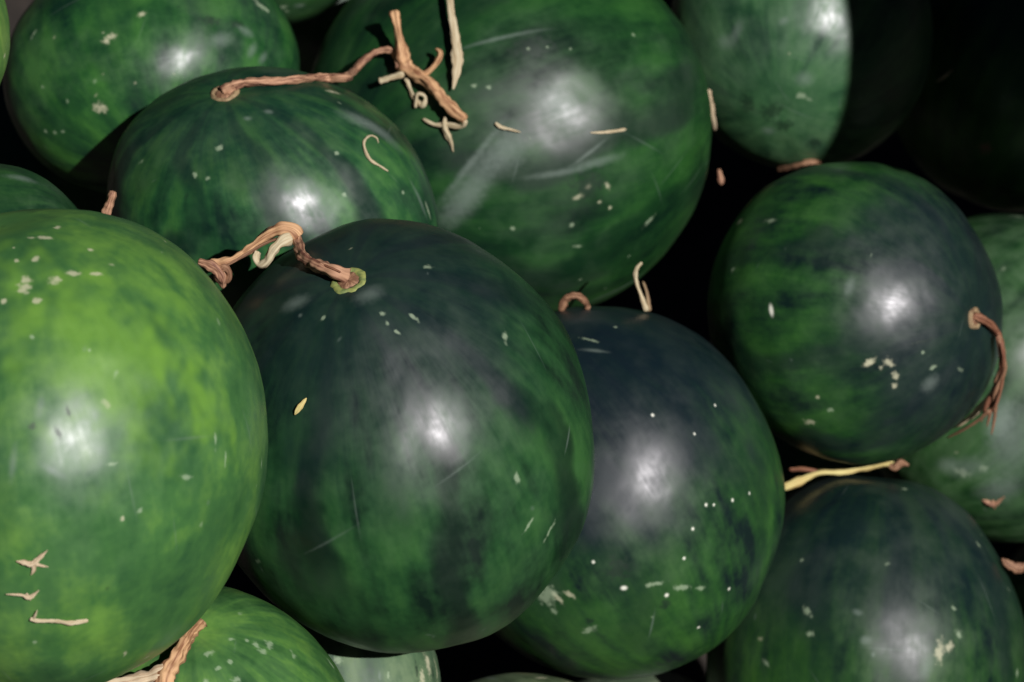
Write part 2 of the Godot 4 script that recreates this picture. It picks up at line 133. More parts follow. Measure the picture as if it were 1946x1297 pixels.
	vine("fibre", [Vector3(0.112, -0.0193, 0.0576), Vector3(0.1178, -0.0368, 0.0476), Vector3(0.1131, -0.0563, 0.0376), Vector3(0.1116, -0.0703, 0.0296), Vector3(0.1087, -0.0862, 0.0236)], [0.0016, 0.0021, 0.0024, 0.0022, 0.0006], DRY_BROWN, hanging_stem, false)
	vine("fibre", [Vector3(0.1134, -0.0586, 0.0296), Vector3(0.1088, -0.0704, 0.0216), Vector3(0.102, -0.0805, 0.0136), Vector3(0.0929, -0.0894, 0.0036), Vector3(0.0806, -0.0976, -0.0104)], [0.0012, 0.0026, 0.003, 0.0026, 0.0008], PALE_STRAW, hanging_stem, false)
	vine("fibre", [Vector3(0.1075, -0.0809, 0.0376), Vector3(0.0999, -0.0889, 0.0296), Vector3(0.0895, -0.0965, 0.0196), Vector3(0.0768, -0.1048, -0.0004)], [0.0024, 0.0018, 0.0014, 0.001], DRY_BROWN, hanging_stem, false)
	var melon_seven := melon("navy watermelon under a yellow straw-like stem at the bottom right", Vector3(0.299, -0.6847, -0.1602), Vector3(0.299, -0.5412, -0.1602), Vector3(0.1356, 0.158, 0.1273), 0.014, Vector3(0.1068, 0.9929, 0.0534),
		{"light": Color(0.03, 0.1023, 0.0121), "mid": Color(0.015, 0.05808, 0.0121), "dark": Color(0.004, 0.01452, 0.011), "navy": 0.8, "stripe": 0.7, "bands": 9, "dust": 0.5249999999999999, "rough": 0.39, "specks": 50, "edge": Vector3(-0.2, 0.7, 0.3), "spec": 0.44, "streak": 1.0}, 71, [[Vector3(-0.4279, 0.3187, 0.8458), 0.023, 1.8, -41, 1], [Vector3(-0.417, 0.2075, 0.8849), 0.018, 1.4, -1, 1], [Vector3(-0.1369, 0.3154, 0.939), 0.024, 1.8, -11, 2], [Vector3(-0.0959, 0.1749, 0.9799), 0.033, 1.4, -1, 2], [Vector3(-0.0514, 0.1026, 0.9934), 0.018, 1.0, -1, 2], [Vector3(0.4471, 0.3234, 0.834), 0.015, 1.4, -1, 1], [Vector3(0.4668, 0.1951, 0.8626), 0.021, 1.5, -21, 1], [Vector3(-0.4429, 0.5761, 0.687), 0.015, 1.0, -1, 1], [Vector3(0.8763, -0.0416, 0.4799), 0.021, 1.2, 79, 1], [Vector3(0.6542, 0.6267, 0.4235), 0.015, 1.6, -41, 1], [Vector3(-0.6772, 0.0457, 0.7343), 0.015, 2.2, -41, 1], [Vector3(0.3472, 0.1068, 0.9317), 0.036, 2.0, 79, 0], [Vector3(0.414, 0.1308, 0.9008), 0.026, 1.5, 39, 0], [Vector3(0.2638, 0.0294, 0.9641), 0.048, 1.6, 69, 2], [Vector3(0.2226, 0.9282, 0.298), 0.013, 2.0, -1, 1]])
	var straw_stem := vine("dry_stem", [Vector3(0.0313, 0.1669, 0.0167), Vector3(0.0215, 0.1656, 0.0177), Vector3(0.0126, 0.1657, 0.0187), Vector3(-0.0051, 0.1626, 0.0187), Vector3(-0.0227, 0.1595, 0.0187), Vector3(-0.0403, 0.1591, 0.0187), Vector3(-0.0559, 0.1538, 0.0207), Vector3(-0.0671, 0.1486, 0.0227), Vector3(-0.0741, 0.1447, 0.0227)], [0.003, 0.0036, 0.0024, 0.0026, 0.0032, 0.0028, 0.0038, 0.004, 0.003], YELLOW_STRAW, melon_seven, true)
	vine("knot", [Vector3(0.0169, 0.1657, 0.0197), Vector3(0.0212, 0.1635, 0.0207), Vector3(0.0264, 0.1675, 0.0207), Vector3(0.0333, 0.1652, 0.0187)], [0.002, 0.0036, 0.0044, 0.0016], DRY_BROWN, straw_stem, false)
	vine("fibre", [Vector3(-0.0401, 0.159, 0.0167), Vector3(-0.0532, 0.1616, 0.0147), Vector3(-0.0663, 0.1615, 0.0127)], [0.002, 0.0026, 0.0022], DRY_RED, straw_stem, false)
	var melon_eight := melon("half-hidden watermelon with a painted pale sheen, behind the small navy melon at the right edge", Vector3(0.435, -0.606, -0.4271), Vector3(0.435, -0.4723, -0.4271), Vector3(0.1336, 0.1451, 0.1212), -0.037, Vector3(0.636, 0.742, -0.212),
		{"light": Color(0.0525, 0.1188, 0.044), "mid": Color(0.025, 0.0759, 0.022), "dark": Color(0.006, 0.02772, 0.0088), "navy": 0.2, "stripe": 0.4, "bands": 8, "dust": 0.8999999999999999, "rough": 0.4, "specks": 40, "edge": Vector3(-0.15, 0.75, 0.55), "spec": 0.44, "streak": 1.0}, 83, [[Vector3(-0.3417, -0.573, 0.7449), 0.034, 2.0, -23, 1], [Vector3(0.0197, 0.9779, 0.2082), 0.025, 2.4, -23, 1], [Vector3(-0.4423, -0.5305, 0.7232), 0.067, 1.6, 12, 2], [Vector3(-0.1447, -0.2516, 0.957), 0.100, 1.6, 72, 2], [Vector3(-0.2168, -0.5356, 0.8162), 0.023, 1.6, 32, 1], [Vector3(-0.0494, -0.4035, 0.9137), 0.200, 1.6, 77, 2], [Vector3(-0.1283, -0.251, 0.9595), 0.133, 1.5, 77, 2], [Vector3(-0.3135, -0.5399, 0.7812), 0.100, 2.0, 12, 2], [Vector3(-0.1021, -0.658, 0.746), 0.133, 1.5, 22, 2]])  # light colour, raised dust and big pale marks paint in a highlight sheen
	var melon_nine := melon("mottled green watermelon with corky flecks, at the top left behind the striped melon", Vector3(-0.3038, -0.2916, -0.5065), Vector3(-0.3038, -0.1893, -0.5065), Vector3(0.1253, 0.1045, 0.0995), 0.133, Vector3(-0.1054, 0.8433, -0.527),
		{"light": Color(0.0325, 0.1221, 0.022), "mid": Color(0.015, 0.0693, 0.0176), "dark": Color(0.0055, 0.0264, 0.0132), "navy": 0.25, "stripe": 0.4, "bands": 7, "dust": 0.6000000000000001, "rough": 0.38, "specks": 60, "edge": Vector3(-0.15, 0.75, 0.55), "spec": 0.44, "streak": 1.0}, 97, [[Vector3(-0.1599, 0.2553, 0.9536), 0.029, 1.4, 12, 0], [Vector3(-0.1974, 0.2282, 0.9534), 0.026, 1.2, -8, 0], [Vector3(0.0542, 0.411, 0.91), 0.026, 1.3, 22, 0], [Vector3(-0.2089, 0.2981, 0.9314), 0.013, 1.0, -8, 0], [Vector3(-0.6715, -0.0412, 0.7398), 0.020, 1.0, -8, 1], [Vector3(0.8104, 0.3952, 0.4324), 0.033, 2.4, -48, 1], [Vector3(0.8401, 0.359, 0.4066), 0.026, 1.4, -28, 1], [Vector3(0.6679, 0.226, 0.7091), 0.027, 2.0, -38, 2], [Vector3(0.7315, 0.0301, 0.6812), 0.046, 2.0, 52, 2], [Vector3(0.7899, -0.0367, 0.6122), 0.039, 2.0, 42, 2], [Vector3(0.7131, 0.1796, 0.6777), 0.054, 1.6, -38, 2], [Vector3(-0.6915, -0.3811, 0.6137), 0.016, 1.0, -8, 1], [Vector3(-0.6262, -0.4071, 0.665), 0.016, 1.0, -8, 1], [Vector3(-0.5695, -0.4105, 0.7122), 0.016, 1.0, -8, 1], [Vector3(-0.5077, -0.1908, 0.8401), 0.016, 1.0, -8, 1], [Vector3(-0.2923, -0.2799, 0.9144), 0.052, 1.0, -8, 0], [Vector3(-0.6817, 0.3874, 0.6207), 0.016, 3.0, 62, 1], [Vector3(-0.7425, -0.612, 0.2723), 0.027, 1.4, 2, 2], [Vector3(0.5434, 0.1318, 0.8291), 0.077, 1.6, 12, 2], [Vector3(-0.9799, -0.1727, 0.0999), 0.020, 1.0, -8, 0], [Vector3(0.4909, 0.2863, 0.8229), 0.046, 2.0, -8, 3], [Vector3(0.6534, 0.2487, 0.715), 0.046, 1.5, -8, 3]])
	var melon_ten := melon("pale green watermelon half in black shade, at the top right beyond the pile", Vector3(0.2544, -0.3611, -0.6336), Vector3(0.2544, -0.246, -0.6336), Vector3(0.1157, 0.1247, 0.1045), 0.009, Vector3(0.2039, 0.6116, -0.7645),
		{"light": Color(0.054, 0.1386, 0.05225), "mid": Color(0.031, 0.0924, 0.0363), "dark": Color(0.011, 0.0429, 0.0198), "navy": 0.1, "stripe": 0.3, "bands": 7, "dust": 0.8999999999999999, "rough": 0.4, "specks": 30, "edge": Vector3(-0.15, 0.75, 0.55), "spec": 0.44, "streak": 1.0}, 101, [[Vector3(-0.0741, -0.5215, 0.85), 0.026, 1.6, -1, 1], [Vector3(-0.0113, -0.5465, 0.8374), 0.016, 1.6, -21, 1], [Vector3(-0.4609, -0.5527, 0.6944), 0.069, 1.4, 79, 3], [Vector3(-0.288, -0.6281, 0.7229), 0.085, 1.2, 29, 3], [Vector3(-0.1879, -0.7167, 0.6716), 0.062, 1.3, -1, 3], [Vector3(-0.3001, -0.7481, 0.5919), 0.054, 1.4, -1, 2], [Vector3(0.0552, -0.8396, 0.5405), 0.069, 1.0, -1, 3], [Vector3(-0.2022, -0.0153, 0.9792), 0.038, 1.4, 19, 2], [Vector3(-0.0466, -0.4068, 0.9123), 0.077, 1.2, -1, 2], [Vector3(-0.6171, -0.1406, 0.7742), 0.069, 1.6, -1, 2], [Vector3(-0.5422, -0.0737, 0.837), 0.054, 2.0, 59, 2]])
	vine("dry_stem", [Vector3(-0.0222, -0.1239, 0.0144), Vector3(-0.013, -0.1226, 0.0264), Vector3(-0.0024, -0.1204, 0.0373), Vector3(0.0079, -0.1187, 0.039), Vector3(0.0152, -0.1195, 0.0286)], [0.0024, 0.0032, 0.0036, 0.003, 0.002], DRY_BROWN, melon_ten, true)
	var melon_eleven := melon("bright green watermelon with a thick forked brown stem, at the bottom left corner", Vector3(-0.2156, -0.4117, 0.1254), Vector3(-0.2156, -0.3008, 0.1254), Vector3(0.1052, 0.1251, 0.0998), 0.478, Vector3(0.2878, 0.7195, 0.6321),
		{"light": Color(0.13, 0.29, 0.045), "mid": Color(0.062, 0.175, 0.038), "dark": Color(0.022, 0.08, 0.022), "navy": 0.2, "stripe": 0.5, "bands": 7, "dust": 0.375, "rough": 0.38, "specks": 25, "edge": Vector3(-0.15, 0.75, 0.55), "spec": 0.44, "streak": 1.0}, 113, [[Vector3(0.3282, 0.5618, 0.7594), 0.023, 1.8, -2, 1], [Vector3(0.3364, 0.4614, 0.8209), 0.020, 1.3, -7, 1], [Vector3(0.4279, 0.4588, 0.7787), 0.020, 1.2, 13, 1], [Vector3(0.4088, 0.3538, 0.8413), 0.026, 1.5, -7, 1], [Vector3(0.6289, 0.471, 0.6185), 0.026, 1.3, -87, 1], [Vector3(0.7047, 0.4434, 0.554), 0.032, 1.4, 33, 1], [Vector3(0.6489, 0.4225, 0.6328), 0.023, 1.8, -27, 1], [Vector3(0.4999, 0.5738, 0.6487), 0.017, 1.4, -27, 1], [Vector3(0.8147, 0.3116, 0.4891), 0.020, 1.4, 33, 1], [Vector3(0.9838, 0.1492, 0.0999), 0.026, 1.8, -67, 1], [Vector3(0.2283, 0.4284, 0.8743), 0.023, 1.0, -27, 1], [Vector3(0.5877, 0.523, 0.6173), 0.017, 1.0, -27, 1]])
	var forked_stem := vine("stem", [Vector3(-0.0121, 0.0978, 0.0556), Vector3(-0.0155, 0.0927, 0.0684), Vector3(-0.0197, 0.0843, 0.0807), Vector3(-0.0247, 0.074, 0.0913), Vector3(-0.0295, 0.0658, 0.0959), Vector3(-0.0314, 0.0579, 0.0991), Vector3(-0.032, 0.0469, 0.1009)], [0.0084, 0.0076, 0.007, 0.0074, 0.0086, 0.0094, 0.009], DRY_TAN, melon_eleven, true)
	vine("stem_fork", [Vector3(-0.0288, 0.0665, 0.0957), Vector3(-0.0419, 0.0624, 0.0957), Vector3(-0.0587, 0.0587, 0.0957), Vector3(-0.0776, 0.0562, 0.0937), Vector3(-0.0966, 0.0534, 0.0917)], [0.007, 0.007, 0.0065, 0.006, 0.0054], PALE_TAN, forked_stem, false)
	var melon_twelve := melon("greyish watermelon with a tan corky patch, peeping out below the middle foreground melon", Vector3(-0.1349, -0.4625, -0.0043), Vector3(-0.1349, -0.3889, -0.0043), Vector3(0.0802, 0.0781, 0.0689), 0.000, Vector3(0.212, -0.954, 0.212),
		{"light": Color(0.112, 0.18, 0.085), "mid": Color(0.06, 0.115, 0.055), "dark": Color(0.03, 0.06, 0.035), "navy": 0.1, "stripe": 0.4, "bands": 7, "dust": 0.75, "rough": 0.5599999999999999, "specks": 20, "edge": Vector3(-0.15, 0.75, 0.55), "spec": 0.44, "streak": 1.0}, 127, [[Vector3(0.0239, 0.3582, 0.9333), 0.040, 1.4, -50, 1], [Vector3(0.8651, 0.2708, 0.4223), 0.053, 2.4, 85, 0], [Vector3(0.8074, 0.1529, 0.5698), 0.044, 2.4, 85, 0], [Vector3(0.9528, 0.2027, 0.2259), 0.026, 5.0, 88, 0], [Vector3(0.7578, 0.234, 0.6091), 0.026, 4.0, 85, 3], [Vector3(0.9146, 0.1874, 0.3584), 0.021, 5.0, 85, 3], [Vector3(0.502, 0.2014, 0.8411), 0.018, 3.0, 88, 1], [Vector3(0.423, 0.2049, 0.8827), 0.021, 3.0, 88, 2], [Vector3(0.8643, 0.3202, 0.3878), 0.040, 1.0, 0, 0]])
	var melon_thirteen := melon("dull green watermelon top behind the bright melon at the left edge", Vector3(-0.3993, -0.1896, -0.1649), Vector3(-0.3993, -0.1038, -0.1649), Vector3(0.0916, 0.0916, 0.0797), 0.000, Vector3(0.8339, 0.542, 0.1042),
		{"light": Color(0.025, 0.0858, 0.01925), "mid": Color(0.015, 0.0594, 0.0154), "dark": Color(0.006, 0.0264, 0.011), "navy": 0.2, "stripe": 0.4, "bands": 7, "dust": 0.6000000000000001, "rough": 0.41000000000000003, "specks": 20, "edge": Vector3(-0.15, 0.75, 0.55), "spec": 0.44, "streak": 1.0}, 131, [[Vector3(0.3505, 0.8543, 0.3838), 0.061, 3.0, -20, 2]])
	vine("stem_stub", [Vector3(0.0908, 0.0508, 0.004), Vector3(0.0945, 0.0586, 0.008), Vector3(0.0973, 0.0648, 0.012), Vector3(0.0991, 0.0695, 0.014)], [0.005, 0.0048, 0.0042, 0.0032], DRY_PINK, melon_thirteen, true)
	var melon_fourteen := melon("shaded green watermelon cut off by the top edge, right of the mottled melon", Vector3(-0.2174, -0.2604, -0.7043), Vector3(-0.2174, -0.1527, -0.7043), Vector3(0.1149, 0.1149, 0.1), 0.000, Vector3(0.318, 0.848, -0.424),
		{"light": Color(0.025, 0.0858, 0.01925), "mid": Color(0.016, 0.0627, 0.0165), "dark": Color(0.006, 0.0264, 0.011), "navy": 0.2, "stripe": 0.4, "bands": 7, "dust": 0.6000000000000001, "rough": 0.38, "specks": 30, "edge": Vector3(-0.15, 0.75, 0.55), "spec": 0.44, "streak": 1.0}, 139, [[Vector3(0.1751, -0.8937, 0.4131), 0.024, 1.6, 30, 1], [Vector3(0.1992, -0.9161, 0.348), 0.017, 1.5, -40, 1], [Vector3(0.2993, -0.8785, 0.3723), 0.040, 1.6, 0, 2]])
	var melon_fifteen := melon("yellow-green watermelon sliver at the top left corner", Vector3(-0.4807, -0.0713, -0.3049), Vector3(-0.4807, 0.022, -0.3049), Vector3(0.0983, 0.0999, 0.0862), 0.000, Vector3(0.1543, 0.7715, 0.6172),
		{"light": Color(0.17, 0.3, 0.06), "mid": Color(0.09, 0.2, 0.04), "dark": Color(0.04, 0.11, 0.03), "navy": 0.1, "stripe": 0.4, "bands": 7, "dust": 0.375, "rough": 0.38, "specks": 20, "edge": Vector3(-0.15, 0.75, 0.55), "spec": 0.44, "streak": 1.0}, 149, [[Vector3(0.9832, -0.153, 0.0999), 0.021, 1.6, 60, 0]])
	var melon_sixteen := melon("deeply shaded dark watermelon at the top right corner", Vector3(0.4676, -0.467, -0.6979), Vector3(0.4676, -0.3401, -0.6979), Vector3(0.1316, 0.1364, 0.1166), 0.000, Vector3(0.3906, 0.9113, 0.1302),
		{"light": Color(0.0525, 0.1584, 0.033), "mid": Color(0.03, 0.1056, 0.02475), "dark": Color(0.011, 0.0528, 0.0165), "navy": 0.2, "stripe": 0.5, "bands": 8, "dust": 0.375, "rough": 0.36000000000000004, "specks": 20, "edge": Vector3(-0.15, 0.75, 0.55), "spec": 0.44, "streak": 1.0}, 151, [[Vector3(-0.3679, -0.5947, 0.7148), 0.050, 1.0, 0, 5]])
	var melon_seventeen := melon("pale scuffed watermelon crown at the bottom edge, below left of the white-dotted melon", Vector3(0.0072, -0.6338, 0.0237), Vector3(0.0072, -0.5216, 0.0237), Vector3(0.1224, 0.119, 0.105), 0.000, Vector3(0.5121, 0.3841, 0.7682),
		{"light": Color(0.16, 0.2, 0.09), "mid": Color(0.1, 0.15, 0.07), "dark": Color(0.05, 0.08, 0.04), "navy": 0.0, "stripe": 0.4, "bands": 7, "dust": 0.9750000000000001, "rough": 0.46, "specks": 20, "edge": Vector3(-0.15, 0.75, 0.55), "spec": 0.44, "streak": 1.0}, 157, [[Vector3(0.136, 0.9857, 0.0999), 0.030, 2.5, 0, 0], [Vector3(-0.2047, 0.9737, 0.0999), 0.042, 3.0, 0, 2], [Vector3(0.477, 0.8732, 0.0999), 0.024, 1.6, 0, 1], [Vector3(0.3068, 0.9465, 0.0999), 0.030, 3.0, 0, 0]])
	var melon_eighteen := melon("small pale watermelon arc at the bottom edge, below right of the white-dotted melon", Vector3(0.106, -0.7883, -0.1394), Vector3(0.106, -0.6894, -0.1394), Vector3(0.1073, 0.105, 0.0924), 0.000, Vector3(-0.5121, 0.3841, 0.7682),
		{"light": Color(0.13, 0.17, 0.1), "mid": Color(0.07, 0.11, 0.06), "dark": Color(0.04, 0.07, 0.04), "navy": 0.0, "stripe": 0.4, "bands": 7, "dust": 0.9750000000000001, "rough": 0.41000000000000003, "specks": 20, "edge": Vector3(-0.15, 0.75, 0.55), "spec": 0.44, "streak": 1.0}, 163, [[Vector3(0.2917, 0.9513, 0.0999), 0.052, 3.0, -40, 2]])
	var melon_nineteen := melon("unseen watermelon added beyond the right edge to shade gaps, beside the half-hidden pale one", Vector3(0.6587, -0.7739, -0.4549), Vector3(0.6587, -0.6482, -0.4549), Vector3(0.1339, 0.1274, 0.1235), -0.300, Vector3(0.3313, 0.8835, 0.3313),
		{"light": Color(0.0225, 0.0924, 0.0165), "mid": Color(0.0125, 0.0594, 0.0121), "dark": Color(0.005, 0.0264, 0.0088), "navy": 0.3, "stripe": 0.5, "bands": 8, "dust": 0.375, "rough": 0.38, "specks": 20, "edge": Vector3(-0.15, 0.75, 0.55), "spec": 0.44, "streak": 1.0}, 173, [])  # added out of view to keep sun off the gaps at the right
	var melon_twenty := melon("unseen watermelon added beyond the lower right corner for shade, beside the yellow-stemmed navy one", Vector3(0.5666, -0.855, -0.1473), Vector3(0.5666, -0.7295, -0.1473), Vector3(0.1339, 0.1274, 0.1235), -0.150, Vector3(0.5747, 0.7663, 0.2873),
		{"light": Color(0.0225, 0.0924, 0.0165), "mid": Color(0.0125, 0.0594, 0.0121), "dark": Color(0.005, 0.0264, 0.0088), "navy": 0.3, "stripe": 0.5, "bands": 8, "dust": 0.375, "rough": 0.38, "specks": 20, "edge": Vector3(-0.15, 0.75, 0.55), "spec": 0.44, "streak": 1.0}, 179, [])  # unseen; stands here to block sun reaching the lower right gaps
	var melon_twenty_one := melon("filler watermelon added as lower layer, in the dark slit under the small navy-green one", Vector3(0.3223, -0.9339, -0.6391), Vector3(0.3223, -0.8175, -0.6391), Vector3(0.1236, 0.1176, 0.114), -0.450, Vector3(-0.3313, 0.8835, 0.3313),
		{"light": Color(0.0225, 0.0924, 0.0165), "mid": Color(0.0125, 0.0594, 0.0121), "dark": Color(0.005, 0.0264, 0.0088), "navy": 0.3, "stripe": 0.5, "bands": 8, "dust": 0.375, "rough": 0.38, "specks": 20, "edge": Vector3(-0.15, 0.75, 0.55), "spec": 0.44, "streak": 1.0}, 181, [])  # filler behind the slit, so no sunlit soil shows there
	var melon_twenty_two := melon("filler watermelon added as lower layer, in the dark gap at the lower right edge", Vector3(0.5923, -1.0403, -0.5181), Vector3(0.5923, -0.9244, -0.5181), Vector3(0.1236, 0.1176, 0.114), 0.150, Vector3(-0.3313, 0.8835, 0.3313),
		{"light": Color(0.0225, 0.0924, 0.0165), "mid": Color(0.0125, 0.0594, 0.0121), "dark": Color(0.005, 0.0264, 0.0088), "navy": 0.3, "stripe": 0.5, "bands": 8, "dust": 0.375, "rough": 0.38, "specks": 20, "edge": Vector3(-0.15, 0.75, 0.55), "spec": 0.44, "streak": 1.0}, 191, [])  # added under the gap to replace lit ground with a shaded rind
	var melon_twenty_three := melon("filler watermelon added as lower layer, in the black gap left of the striped melon", Vector3(-0.4215, -0.5667, -0.6757), Vector3(-0.4215, -0.4557, -0.6757), Vector3(0.1185, 0.1127, 0.1092), -0.150, Vector3(0.3313, 0.8835, 0.3313),
		{"light": Color(0.0225, 0.0924, 0.0165), "mid": Color(0.0125, 0.0594, 0.0121), "dark": Color(0.005, 0.0264, 0.0088), "navy": 0.3, "stripe": 0.5, "bands": 8, "dust": 0.375, "rough": 0.38, "specks": 20, "edge": Vector3(-0.15, 0.75, 0.55), "spec": 0.44, "streak": 1.0}, 193, [])  # put in to darken the gap where bare soil caught the sun
	var melon_twenty_five := melon("filler watermelon added as lower layer, in the black gap right of the mottled melon", Vector3(-0.1822, -0.4336, -0.7827), Vector3(-0.1822, -0.3486, -0.7827), Vector3(0.0906, 0.0862, 0.0836), -0.000, Vector3(0.5747, 0.7663, 0.2873),
		{"light": Color(0.0225, 0.0924, 0.0165), "mid": Color(0.0125, 0.0594, 0.0121), "dark": Color(0.005, 0.0264, 0.0088), "navy": 0.3, "stripe": 0.5, "bands": 8, "dust": 0.375, "rough": 0.38, "specks": 20, "edge": Vector3(-0.15, 0.75, 0.55), "spec": 0.44, "streak": 1.0}, 199, [])  # fills the gap with shaded fruit in place of bright soil
	scrap("dry_straw", "long pale straw blade hanging in front of the big top centre melon", "straw", Vector3(-0.0477, -0.1049, -0.4492), [[[Vector3(-0.0049, 0.0535, -0.0223), Vector3(-0.002, 0.0261, -0.0062), Vector3(0.0015, 0.004, 0.0018), Vector3(0.0033, -0.0157, 0.0077), Vector3(0.0021, -0.0286, 0.0094), Vector3(0, -0.0393, 0.0096)], [0.003, 0.0036, 0.0046, 0.0054, 0.0034, 0.0014]]], PALE_STRAW, 0.35, "")
	scrap("straw_fibre", "thin pale straw fibre lying right of the glossy spot of the top centre melon", "straw", Vector3(0.0784, -0.1617, -0.4038), [[[Vector3(-0.0146, -0.0014, 0.006), Vector3(-0.0003, -0.0006, 0.0008), Vector3(0.0149, 0.002, -0.0068)], [0.0008, 0.0016, 0.0016]]], PALE_STRAW, 0.7, "")
	scrap("straw_fibre", "short curled pale fibre lying left of the glossy spot of the top centre melon", "straw", Vector3(-0.0041, -0.1476, -0.3923), [[[Vector3(-0.0092, 0.0042, -0.0001), Vector3(-0.0049, 0.0007, 0.0004), Vector3(0.0028, -0.0014, 0.0003), Vector3(0.0113, -0.0035, -0.0006)], [0.0016, 0.0018, 0.0012, 0.0006]]], PALE_STRAW, 0.7, "")
	scrap("straw_piece", "straight straw piece low on the bright green foremost melon", "straw", Vector3(-0.3115, -0.0544, 0.2098), [[[Vector3(-0.0122, 0.0004, 0.0023), Vector3(-0.007, -0.0011, 0.0011), Vector3(0.006, -0.0017, -0.0018), Vector3(0.0148, -0.0034, -0.0055), Vector3(0.0254, -0.0019, -0.0087)], [0.0018, 0.0017, 0.0016, 0.0021, 0.0016]], [[Vector3(-0.0113, -0.0015, 0.0009), Vector3(-0.0087, 0.0027, 0.0045), Vector3(-0.0069, 0.0064, 0.0072)], [0.0008, 0.0011, 0.0004]]], PALE_STRAW, 0.7, "")
	scrap("dry_flower_scrap", "star-shaped dry scrap on the bright green foremost melon", "plant scrap", Vector3(-0.318, -0.0113, 0.1983), [[[Vector3(-0.0123, 0.0016, 0.0012), Vector3(-0.0067, 0.0009, 0.0011), Vector3(-0.0019, -0.0002, 0.0008), Vector3(0.0039, 0.0041, 0.0018), Vector3(0.0088, 0.009, 0.0023)], [0.0005, 0.0022, 0.0026, 0.0018, 0.0004]], [[Vector3(-0.0018, 0.0012, 0.0013), Vector3(-0.0007, -0.0038, -0.0013), Vector3(-0.0031, -0.0082, -0.0034)], [0.0022, 0.0018, 0.0003]], [[Vector3(0.0001, -0.0002, 0.0001), Vector3(0.0049, -0.0017, -0.0013), Vector3(0.0089, -0.0025, -0.0026)], [0.0016, 0.001, 0.0003]]], PALE_TAN, 0.5, "")
	scrap("dry_leaf_scrap", "small dry leaf scrap between the star-shaped scrap and the straight straw piece", "plant scrap", Vector3(-0.3255, -0.0335, 0.2069), [[[Vector3(-0.0133, 0.0006, 0.0006), Vector3(-0.0027, 0.0002, 0.0007), Vector3(0.0027, -0.0016, -0.0007), Vector3(0.0093, 0.0034, 0.0008)], [0.0004, 0.0012, 0.002, 0.0004]], [[Vector3(0.0008, 0.0013, 0.0011), Vector3(0.0032, -0.0039, -0.0025)], [0.001, 0.0004]]], PALE_TAN, 0.45, "")
	scrap("petal", "tiny yellow-green petal on the dark left flank of the middle melon", "petal", Vector3(-0.1517, -0.0678, -0.0015), [[[Vector3(-0.0042, -0.0062, -0.0016), Vector3(-0.0014, -0.0016, 0.0001), Vector3(0.0013, 0.0018, 0.0009), Vector3(0.0043, 0.006, 0.0006)], [0.0008, 0.0026, 0.0024, 0.0006]]], YELLOW_STRAW, 0.5, "")
	scrap("curled_tendril", "pale curled tendril stuck to the right side of the striped melon", "tendril", Vector3(-0.1076, -0.088, -0.2983), [[[Vector3(0.0111, -0.0163, -0.001), Vector3(0.0047, -0.0124, 0.0037), Vector3(-0.0025, -0.0077, 0.0078), Vector3(-0.007, 0.0006, 0.0066), Vector3(-0.0076, 0.0073, 0.0026), Vector3(-0.0034, 0.0119, -0.0047), Vector3(0.0014, 0.0104, -0.0082), Vector3(0.0031, 0.0062, -0.0068)], [0.0006, 0.0012, 0.0016, 0.0017, 0.0017, 0.0017, 0.0016, 0.001]]], PALE_STRAW, 0.8, "")
	scrap("straw_sliver", "straw sliver wedged between the top centre melon and the pale top right melon", "straw", Vector3(0.1724, -0.2598, -0.542), [[[Vector3(-0.0038, 0.0167, 0.0136), Vector3(-0.0017, 0.0058, 0.0079), Vector3(0.0011, -0.0058, -0.0022), Vector3(0.0044, -0.0166, -0.0193)], [0.003, 0.0036, 0.003, 0.0014]]], PALE_TAN, 0.6, "")
	scrap("dry_bud", "tiny pinkish dry bud by the black gap right of the top centre melon", "bud", Vector3(0.1809, -0.3115, -0.512), [[[Vector3(-0.0016, 0.0072, 0), Vector3(-0.0002, 0.0017, 0), Vector3(0.0007, -0.0029, 0), Vector3(0.0011, -0.006, 0)], [0.0012, 0.0024, 0.0036, 0.0016]]], DRY_PINK, 1.0, "")
	scrap("pink_petal", "small pink petal on the half-hidden melon at the right edge", "petal", Vector3(0.4135, -0.4893, -0.2936), [[[Vector3(-0.009, 0.0021, -0.0006), Vector3(-0.0035, -0.0006, -0.0006), Vector3(0.0018, -0.0015, -0.0003), Vector3(0.0092, 0.0051, 0.0057)], [0.0006, 0.0028, 0.003, 0.0005]], [[Vector3(-0.0011, 0.0013, 0.0017), Vector3(0.0026, -0.0063, -0.0059)], [0.002, 0.0008]]], DRY_PINK, 0.5, "")
	scrap("brown_leaf_scrap", "brown curled leaf scrap in the dark gap low at the right edge", "plant scrap", Vector3(0.4186, -0.4555, -0.1933), [[[Vector3(-0.0107, 0.0045, 0.0015), Vector3(-0.0042, -0.0008, 0.0015), Vector3(0.0031, -0.0035, -0.0005), Vector3(0.0117, -0.0002, -0.0025)], [0.0014, 0.005, 0.006, 0.003]]], DRY_BROWN, 0.6, "")
	scrap("straw_sliver", "faint straw sliver on the deeply shaded melon in the top right corner", "straw", Vector3(0.3828, -0.2895, -0.6213), [[[Vector3(-0.0065, -0.005, -0.0062), Vector3(-0.0004, -0.0004, 0.0007), Vector3(0.0069, 0.0053, 0.0055)], [0.001, 0.002, 0.0008]]], PALE_STRAW, 0.6, "")
	paint_rinds()


func numbered(called: String) -> String:
	used[called] = used.get(called, -1) + 1
	return called if used[called] == 0 else "%s_%03d" % [called, used[called]]


func tag(o: Node3D, label: String, category: String, group := "") -> void:
	o.set_meta("label", label)
	o.set_meta("category", category)
	if group:
		o.set_meta("group", group)


func s_curve(a: float, b: float, x: float) -> float:
	var t := clampf((x - a) / (b - a), 0.0, 1.0)
	return t * t * (3.0 - 2.0 * t)


# ---------------------------------------------------------------- materials

